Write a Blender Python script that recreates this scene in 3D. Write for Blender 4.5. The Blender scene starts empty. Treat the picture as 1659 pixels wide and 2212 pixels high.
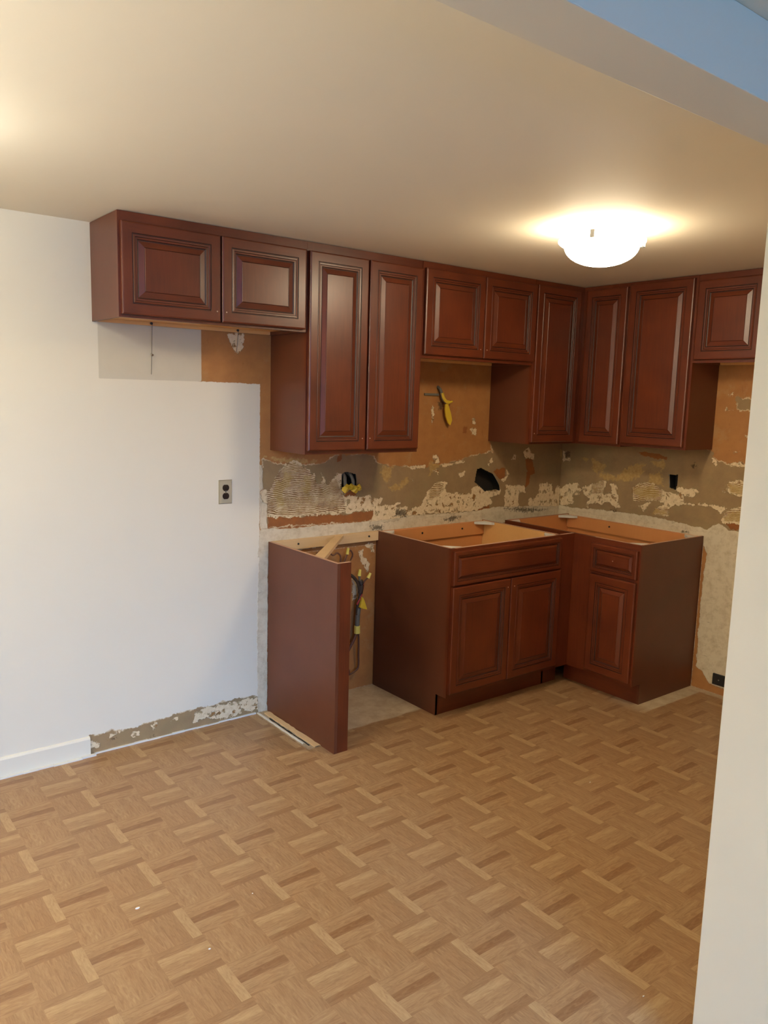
import bpy, bmesh, math, random
import numpy as np
from mathutils import Matrix, Vector
random.seed(7)
C = bpy.context.scene.collection
SC = bpy.context.scene

# ------------------------------------------------------------------ camera
CAM = (-4.101, -3.3672, 1.5998)
YAW, PITCH, ROLL, FPX = 0.6634, -0.1453, 0.0277, 1701.2
fw = Vector((math.sin(YAW)*math.cos(PITCH), math.cos(YAW)*math.cos(PITCH), math.sin(PITCH)))
rt = Vector((math.cos(YAW), -math.sin(YAW), 0)); up = rt.cross(fw)
r2 = rt*math.cos(ROLL)+up*math.sin(ROLL); u2 = -rt*math.sin(ROLL)+up*math.cos(ROLL)
cd = bpy.data.cameras.new('camera'); cam = bpy.data.objects.new('camera', cd); C.objects.link(cam)
cd.sensor_fit = 'HORIZONTAL'; cd.sensor_width = 36; cd.lens = FPX*36/1659; cd.clip_start = .02
cam.matrix_world = Matrix.Translation(CAM) @ Matrix((r2, u2, -fw)).transposed().to_4x4()
SC.camera = cam

# ------------------------------------------------------------------ light and exposure
SC.view_settings.view_transform = 'Standard'; SC.view_settings.look = 'None'
SC.view_settings.gamma = 1; SC.view_settings.use_curve_mapping = False
SC.view_settings.exposure = 0.0
w = bpy.data.worlds.new('world'); SC.world = w; w.use_nodes = True
w.node_tree.nodes['Background'].inputs[0].default_value = (.35, .55, 1, 1)
w.node_tree.nodes['Background'].inputs[1].default_value = 1.0
DOME_COL = (1.0, .83, .57, 1); DINE_COL = (1.0, .985, .85, 1); DOME_K = 45.0; DOME_D = 36.0; FILL_UPLIGHT = 2900.0
def area(name, loc, rot, sx, sy, power, col):
    l = bpy.data.lights.new(name, 'AREA'); l.shape = 'RECTANGLE'; l.size = sx; l.size_y = sy
    l.energy = power; l.color = col
    o = bpy.data.objects.new(name, l); C.objects.link(o); o.location = loc; o.rotation_euler = rot
    return o
# daylight entering through the living-room window behind the camera
area('window_daylight', (-3.5, -6.62, 1.3), (math.radians(90), 0, 0), 2.3, 1.7, 70, (.11, .41, 1.0))

# brighter sky above the horizon outside, slanting down through the same window
area('sky_daylight', (-3.3, -10.0, 3.0), (math.radians(76), 0, 0), 5.0, 1.6, 1450, (.24, .51, 1.0))

# ------------------------------------------------------------------ helpers
def lin(r, g, b):
    f = lambda c: (c/255/12.92) if c/255 <= .04045 else ((c/255+.055)/1.055)**2.4
    return (f(r), f(g), f(b), 1)
class NT:
    def __init__(s, name):
        s.m = bpy.data.materials.new(name); s.m.use_nodes = True
        s.t = s.m.node_tree; s.b = s.t.nodes['Principled BSDF']
    def n(s, typ, **k):
        x = s.t.nodes.new(typ)
        for a, v in k.items(): setattr(x, a, v)
        return x
    def put(s, sock, v):
        if hasattr(v, 'is_output') or isinstance(v, bpy.types.NodeSocket): s.t.links.new(v, sock)
        else: sock.default_value = v
    def math(s, op, a, b=None, c=None, clamp=False):
        x = s.n('ShaderNodeMath', operation=op); x.use_clamp = clamp
        s.put(x.inputs[0], a)
        if b is not None: s.put(x.inputs[1], b)
        if c is not None: s.put(x.inputs[2], c)
        return x.outputs[0]
    def mix(s, f, a, b, blend='MIX'):
        x = s.n('ShaderNodeMix', data_type='RGBA', blend_type=blend)
        s.put(x.inputs[0], f); s.put(x.inputs[6], a); s.put(x.inputs[7], b)
        return x.outputs[2]
    def obj(s): return s.n('ShaderNodeTexCoord').outputs['Object']
    def mapv(s, v, sc): 
        x = s.n('ShaderNodeVectorMath', operation='MULTIPLY'); s.put(x.inputs[0], v); x.inputs[1].default_value = sc
        return x.outputs[0]
    def noise(s, v, scale, detail=3, rough=.5, dist=0):
        x = s.n('ShaderNodeTexNoise'); s.put(x.inputs['Vector'], v); x.inputs['Scale'].default_value = scale
        x.inputs['Detail'].default_value = detail; x.inputs['Roughness'].default_value = rough
        x.inputs['Distortion'].default_value = dist
        return x.outputs[0]
    def rng(s, v, a, b, c=0., d=1.):
        x = s.n('ShaderNodeMapRange'); x.clamp = True
        s.put(x.inputs[0], v); x.inputs[1].default_value = a; x.inputs[2].default_value = b
        s.put(x.inputs[3], c); s.put(x.inputs[4], d)
        return x.outputs[0]
    def bump(s, h, dist, strength=1.):
        x = s.n('ShaderNodeBump'); s.put(x.inputs['Height'], h); x.inputs['Distance'].default_value = dist
        x.inputs['Strength'].default_value = strength
        s.t.links.new(x.outputs[0], s.b.inputs['Normal'])
    def out(s, col, rough=.6, metal=0, coat=0, spec=.5):
        s.put(s.b.inputs['Base Color'], col); s.put(s.b.inputs['Roughness'], rough)
        s.b.inputs['Metallic'].default_value = metal; s.b.inputs['Coat Weight'].default_value = coat
        s.b.inputs['Coat Roughness'].default_value = .25; s.b.inputs['Specular IOR Level'].default_value = spec
        return s.m
def plain(name, col, rough=.6, metal=0, var=.12, scale=30, spec=.5):
    t = NT(name); n = t.noise(t.obj(), scale, 3)
    c2 = tuple(c*(1-var) for c in col[:3])+(1,)
    return t.out(t.mix(n, col, c2), rough, metal, 0, spec)
def wood(name, c1, c2, axis, rough=.36, coat=.12, grain=.5):
    t = NT(name); o = t.obj()
    sc = [34, 34, 34]; sc[axis] = 2.2
    g = t.noise(t.mapv(o, sc), 3.0, 4, .6, .4)
    bl = t.noise(o, 5.5, 2, .5)
    f = t.math('ADD', t.math('MULTIPLY', g, grain), t.math('MULTIPLY', bl, 1.25-grain))
    f = t.rng(f, .35, .95)
    t.bump(g, .0003, .25)
    return t.out(t.mix(f, c1, c2), rough, 0, coat)

M = {}
CH1, CH2 = (.155, .031, .0085, 1), (.070, .0125, .0035, 1)
M['wood_v'] = wood('cherry_wood_vertical', CH1, CH2, 2)
M['wood_h'] = wood('cherry_wood_horizontal', CH1, CH2, 0)
M['wood_hy'] = wood('cherry_wood_crosswise', CH1, CH2, 1)
M['glaze'] = plain('dark_glaze_groove', (.040, .010, .005, 1), .45)
M['lam'] = wood('cherry_laminate', (.125, .037, .017, 1), (.10, .029, .0125, 1), 2, .42, .05, .3)
M['maple'] = wood('natural_maple', (.78, .44, .16, 1), (.68, .36, .12, 1), 0, .5, .1, .4)
M['ply'] = wood('maple_ply_interior', (.68, .29, .10, 1), (.60, .24, .08, 1), 2, .45, .1, .3)
M['pine'] = wood('pine_board', (.72, .50, .27, 1), (.62, .41, .20, 1), 0, .6, 0, .5)
M['raw'] = plain('raw_panel_edge', (.55, .33, .22, 1), .7)
M['white_plastic'] = plain('white_plastic', (.75, .72, .66, 1), .4)
M['ivory'] = plain('aged_ivory_plate', lin(178, 166, 140), .4, var=.06)
M['ivory_edge'] = plain('ivory_plate_edge', lin(150, 138, 112), .45, var=.06)
M['brown_plastic'] = plain('dark_brown_plastic', (.018, .008, .006, 1), .3)
M['black'] = plain('black_plastic', (.012, .012, .013, 1), .4)
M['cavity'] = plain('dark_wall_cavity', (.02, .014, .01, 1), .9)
M['yellow'] = plain('yellow_tape', (.72, .50, .04, 1), .4)
M['ylw2'] = plain('yellow_wire_cap', (.85, .72, .16, 1), .35)
M['cable'] = plain('dark_cable', (.045, .03, .022, 1), .5)
M['cable_grey'] = plain('grey_cable', (.16, .15, .12, 1), .5)
M['cable_brown'] = plain('brown_wire', (.14, .055, .03, 1), .5)
M['red'] = plain('red_wire', (.35, .03, .03, 1), .5)
M['steel'] = plain('brushed_steel', (.5, .5, .5, 1), .35, 1)
M['screw'] = plain('dark_screw', (.02, .016, .014, 1), .5)
M['dot'] = plain('drilled_hole_rim', (.55, .38, .28, 1), .6)
M['string'] = plain('grey_string', (.16, .15, .13, 1), .8)
M['chip'] = plain('plaster_chip', (.8, .76, .68, 1), .8)
M['trimwhite'] = plain('white_trim_paint', lin(226, 222, 214), .5, var=.04)

class MB:
    "collects faces in one mesh, with material slots by name"
    def __init__(s, xf=None): s.v = []; s.f = []; s.m = []; s.slots = []; s.xf = xf
    def mi(s, m):
        if m not in s.slots: s.slots.append(m)
        return s.slots.index(m)
    def face(s, pts, m):
        k = len(s.v); s.v += [tuple((s.xf @ Vector(p)) if s.xf else p) for p in pts]
        s.f.append(tuple(range(k, k+len(pts)))); s.m.append(s.mi(m))
    def box(s, x0, x1, y0, y1, z0, z1, m, top=None, front=None):
        x0, x1 = sorted((x0, x1)); y0, y1 = sorted((y0, y1)); z0, z1 = sorted((z0, z1))
        s.face([(x0,y0,z0),(x0,y1,z0),(x1,y1,z0),(x1,y0,z0)], m)
        s.face([(x0,y0,z1),(x1,y0,z1),(x1,y1,z1),(x0,y1,z1)], top or m)
        s.face([(x0,y0,z0),(x1,y0,z0),(x1,y0,z1),(x0,y0,z1)], front or m)
        s.face([(x1,y1,z0),(x0,y1,z0),(x0,y1,z1),(x1,y1,z1)], m)
        s.face([(x0,y1,z0),(x0,y0,z0),(x0,y0,z1),(x0,y1,z1)], m)
        s.face([(x1,y0,z0),(x1,y1,z0),(x1,y1,z1),(x1,y0,z1)], m)
    def prism(s, poly, a0, a1, axis, m, capm=None):
        "poly: 2D ring; axis: extrusion axis 0,1,2"
        def P(p, a):
            return [(a, p[0], p[1]), (p[0], a, p[1]), (p[0], p[1], a)][axis]
        n = len(poly)
        s.face([P(p, a0) for p in poly], capm or m); s.face([P(p, a1) for p in reversed(poly)], capm or m)
        for i in range(n):
            p, q = poly[i], poly[(i+1) % n]
            s.face([P(p, a0), P(p, a1), P(q, a1), P(q, a0)], m)
    def tube(s, pts, r, m, n=8, r1=None):
        pts = [Vector(p) for p in pts]; rings = []
        for i, p in enumerate(pts):
            d = (pts[min(i+1, len(pts)-1)]-pts[max(i-1, 0)]).normalized()
            a = d.cross(Vector((0, 0, 1)));
            if a.length < .1: a = d.cross(Vector((0, 1, 0)))
            a.normalize(); b = d.cross(a)
            rr = r if r1 is None else r+(r1-r)*i/(len(pts)-1)
            rings.append([p+(a*math.cos(2*math.pi*k/n)+b*math.sin(2*math.pi*k/n))*rr for k in range(n)])
        for i in range(len(pts)-1):
            for k in range(n):
                s.face([rings[i][k], rings[i][(k+1) % n], rings[i+1][(k+1) % n], rings[i+1][k]], m)
        s.face(rings[0][::-1], m); s.face(rings[-1], m)
    def lathe(s, prof, c, m, n=48):
        for i in range(len(prof)-1):
            (ra, za), (rb, zb) = prof[i], prof[i+1]
            for k in range(n):
                a, b = 2*math.pi*k/n, 2*math.pi*(k+1)/n
                P = lambda r, z, t: (c[0]+r*math.cos(t), c[1]+r*math.sin(t), c[2]+z)
                q = [P(ra, za, a), P(ra, za, b), P(rb, zb, b), P(rb, zb, a)]
                if ra < 1e-6: q = [q[0], q[2], q[3]]
                elif rb < 1e-6: q = q[:3]
                s.face(q, m)
    def build(s, name, parent=None, weld=True, smooth=False, bevel=0):
        me = bpy.data.meshes.new(name); me.from_pydata(s.v, [], s.f)
        for m in s.slots: me.materials.append(M[m])
        me.polygons.foreach_set('material_index', s.m)
        bm = bmesh.new(); bm.from_mesh(me)
        if weld: bmesh.ops.remove_doubles(bm, verts=bm.verts, dist=1e-5)
        bmesh.ops.recalc_face_normals(bm, faces=bm.faces)
        bm.to_mesh(me); bm.free()
        if smooth: me.polygons.foreach_set('use_smooth', [True]*len(me.polygons))
        o = bpy.data.objects.new(name, me); C.objects.link(o)
        if parent: o.parent = parent
        if bevel:
            b = o.modifiers.new('bevel', 'BEVEL'); b.width = bevel; b.segments = 2; b.limit_method = 'ANGLE'
        return o
def tag(o, label, cat, group=None):
    o['label'] = label; o['category'] = cat
    if group: o['group'] = group
    return o
def thing(name, label, cat, loc, rz=0, group=None):
    o = bpy.data.objects.new(name, None); C.objects.link(o); o.location = loc; o.rotation_euler = (0, 0, rz)
    o.empty_display_size = .1
    return tag(o, label, cat, group)
def struct(o): o['kind'] = 'structure'; return o
def spline(pts, n=6):
    P = [Vector(p) for p in pts]; out = []
    for i in range(len(P)-1):
        a, b, c, d = P[max(i-1, 0)], P[i], P[i+1], P[min(i+2, len(P)-1)]
        for k in range(n):
            t = k/n
            out.append(.5*((2*b)+(c-a)*t+(2*a-5*b+4*c-d)*t*t+(3*b-a-3*c+d)*t**3))
    return out+[P[-1]]

# ------------------------------------------------------------------ wall surfaces
HC = 2.266
def wall_material(name, attr=True):
    t = NT(name); o = t.obj()
    cream = lin(228, 219, 200)
    fine = t.noise(o, 55, 4, .6); mid = t.noise(o, 14, 4, .6); big = t.noise(o, 3.5, 2)
    if not attr:
        t.bump(t.noise(o, 90, 3), .0015, .12)
        return t.out(t.mix(big, cream, tuple(c*.97 for c in cream[:3])+(1,)), .55, spec=.3)
    def at(k): 
        a = t.n('ShaderNodeAttribute'); a.attribute_name = 'layer_'+k; return a.outputs['Fac']
    def mask(k, amp, edge=.0015, scl=55, amp2=0.):
        n = t.math('MULTIPLY', t.math('SUBTRACT', t.noise(o, scl, 4, .65), .5), amp*2)
        v = t.math('ADD', at(k), n)
        if amp2: v = t.math('ADD', v, t.math('MULTIPLY', t.math('SUBTRACT', mid, .5), amp2*2))
        return t.rng(v, -edge, edge)
    def raw(k, amp, scl, det=6, ro=.7):
        n = t.math('MULTIPLY', t.math('SUBTRACT', t.noise(o, scl, det, ro), .5), amp*2)
        return t.math('ADD', at(k), n)
    mT = mask('T', .006); mN = mask('N', .0012)
    vG = raw('G', .034, 17); mG = t.rng(vG, -.0012, .0012)
    rim = t.math('MULTIPLY', t.rng(t.math('ABSOLUTE', vG), .0012, .0045, 1., 0.), t.rng(t.noise(o, 12, 3), .42, .56))
    vM = raw('M', .036, 22); mM = t.rng(vM, -.0010, .0010)
    mO = t.rng(raw('O', .026, 26), -.002, .002); mY = mask('Y', .04, .004, 34, .02)
    mW = mask('W', .012, .0015, 30, .006); mK = mask('K', .04, .006, 70); mR = t.rng(raw('R', .012, 40), -.004, .004)
    hole_n = t.noise(o, 30, 6, .7); brk = t.rng(hole_n, .555, .575)
    col = t.mix(big, cream, tuple(c*.97 for c in cream[:3])+(1,))
    # tan paint, blotched
    tan = t.mix(t.rng(mid, .35, .7), (.42, .195, .062, 1), (.36, .155, .052, 1))
    tan = t.mix(t.rng(t.noise(o, 8, 5, .7), .56, .66, 0., .55), tan, (.42, .245, .10, 1))
    tan = t.mix(t.rng(t.noise(t.mapv(o, (1, 1, .35)), 26, 4, .7), .62, .7, 0., .5), tan, (.25, .09, .03, 1))
    prim = t.mix(mid, lin(208, 198, 178), lin(198, 188, 168))
    grey = t.mix(t.rng(mid, .3, .7), (.345, .232, .118, 1), (.28, .185, .098, 1))
    grey = t.mix(t.rng(t.noise(o, 5, 3), .5, .62, 0., .4), grey, (.27, .215, .11, 1))
    mort = t.mix(t.rng(fine, .3, .75), (.82, .68, .46, 1), (.66, .50, .30, 1))
    oran = t.mix(t.rng(mid, .35, .7), (.34, .12, .034, 1), (.24, .095, .032, 1))
    och = t.mix(t.rng(fine, .3, .7), (.56, .39, .15, 1), (.38, .22, .07, 1))
    plas = t.mix(t.rng(t.noise(o, 22, 5, .7), .45, .68), (.68, .59, .44, 1), (.54, .44, .30, 1))
    plas = t.mix(t.rng(t.noise(t.mapv(o, (.25, .25, 1)), 60, 4, .7), .62, .72, 0., .5), plas, (.22, .15, .09, 1))
    col = t.mix(mT, col, tan); col = t.mix(mN, col, prim); col = t.mix(mG, col, grey)
    col = t.mix(t.math('MULTIPLY', mY, .8), col, och); col = t.mix(mO, col, oran)
    # comb ridges left in the adhesive
    sx = t.n('ShaderNodeSeparateXYZ'); t.put(sx.inputs[0], o)
    hx = t.math('ADD', sx.outputs[0], sx.outputs[1])            # runs along either wall
    warp = t.math('ADD', t.math('MULTIPLY', t.noise(o, 4.5, 2), .075), t.math('MULTIPLY', t.noise(o, 28, 3), .010))
    ph = t.math('MULTIPLY', t.math('ADD', t.math('ADD', sx.outputs[2], warp), t.math('MULTIPLY', hx, .10)), 2*math.pi/.0088)
    sn = t.math('MULTIPLY', t.math('SINE', ph), .5)
    rg = t.math('MULTIPLY', mR, t.rng(t.math('ADD', t.math('ADD', sn, .5), t.math('MULTIPLY', t.math('SUBTRACT', t.noise(o, 20, 5, .7), .5), 2.4)), .50, .64))
    mcol = t.mix(rg, mort, t.mix(t.rng(t.noise(o, 9, 2), .4, .6), (.20, .085, .025, 1), (.30, .17, .045, 1)))
    mcol = t.mix(t.math('MULTIPLY', brk, t.math('SUBTRACT', 1, mR)), mcol, t.mix(t.rng(mid, .45, .55), (.30, .15, .05, 1), (.38, .28, .15, 1)))
    mcol = t.mix(t.math('MULTIPLY', t.math('MULTIPLY', mY, mR), .45), mcol, (.50, .33, .09, 1))
    col = t.mix(rim, col, (.66, .52, .33, 1))
    col = t.mix(mM, col, mcol); col = t.mix(mW, col, plas); col = t.mix(t.math('MULTIPLY', mK, .8), col, (.06, .04, .022, 1))
    h = t.math('ADD', t.math('MULTIPLY', mM, t.math('SUBTRACT', 1.2, t.math('MAXIMUM', rg, t.math('MULTIPLY', brk, .7)))), t.math('MULTIPLY', mW, .8))
    h = t.math('SUBTRACT', t.math('ADD', h, t.math('MULTIPLY', fine, .5)), t.math('MULTIPLY', mG, .5))
    anyl = t.math('MAXIMUM', t.math('MAXIMUM', mG, mW), t.math('MAXIMUM', mM, t.math('MULTIPLY', mT, .35)))
    h = t.math('MULTIPLY', h, t.math('MAXIMUM', anyl, .08))
    t.bump(h, .003, .8)
    rough = t.rng(anyl, 0, 1, .5, .9)
    return t.out(col, rough, spec=.3)

def sdf(poly, X, Z):
    "signed distance, positive inside"
    p = np.array(poly); d2 = np.full(X.shape, 1e9); ins = np.zeros(X.shape, bool)
    for i in range(len(p)):
        a, b = p[i], p[(i+1) % len(p)]
        e = b-a; L = e@e+1e-12
        tt = np.clip(((X-a[0])*e[0]+(Z-a[1])*e[1])/L, 0, 1)
        d2 = np.minimum(d2, (X-a[0]-tt*e[0])**2+(Z-a[1]-tt*e[1])**2)
        if a[1] != b[1]:
            c = ((a[1] > Z) != (b[1] > Z)) & (X < (b[0]-a[0])*(Z-a[1])/(b[1]-a[1])+a[0])
            ins ^= c
    d = np.sqrt(d2)
    return np.where(ins, d, -d)
def surface_wall(name, us, zs, layers, holes, fn, mat):
    "a wall skin gridded finely enough to carry its torn edges and cut holes"
    U, Z = np.meshgrid(us, zs, indexing='ij'); nu, nz = U.shape
    co = np.array(fn(U, Z)).reshape(3, -1).T
    idx = np.arange(nu*nz).reshape(nu, nz)
    q = np.stack([idx[:-1, :-1], idx[1:, :-1], idx[1:, 1:], idx[:-1, 1:]], -1).reshape(-1, 4)
    cu = (U[:-1, :-1]+U[1:, 1:]).ravel()/2; cz = (Z[:-1, :-1]+Z[1:, 1:]).ravel()/2
    keep = np.ones(len(q), bool)
    for h in holes: keep &= sdf(h, cu, cz) < 0
    q = q[keep]
    me = bpy.data.meshes.new(name)
    me.from_pydata(co.tolist(), [], q.tolist()); me.materials.append(mat)
    for k, polys in layers.items():
        v = np.full(U.shape, -.12)
        for p in polys:
            a = np.array(p); lo = a.min(0)-.12; hi = a.max(0)+.12
            s = np.where((us > lo[0]) & (us < hi[0]))[0]; r = np.where((zs > lo[1]) & (zs < hi[1]))[0]
            if len(s) == 0 or len(r) == 0: continue
            sl = (slice(s[0], s[-1]+1), slice(r[0], r[-1]+1))
            v[sl] = np.maximum(v[sl], sdf(p, U[sl], Z[sl]))
        me.attributes.new('layer_'+k, 'FLOAT', 'POINT').data.foreach_set('value', v.ravel().astype(np.float32))
    me.validate()
    return me
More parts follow.
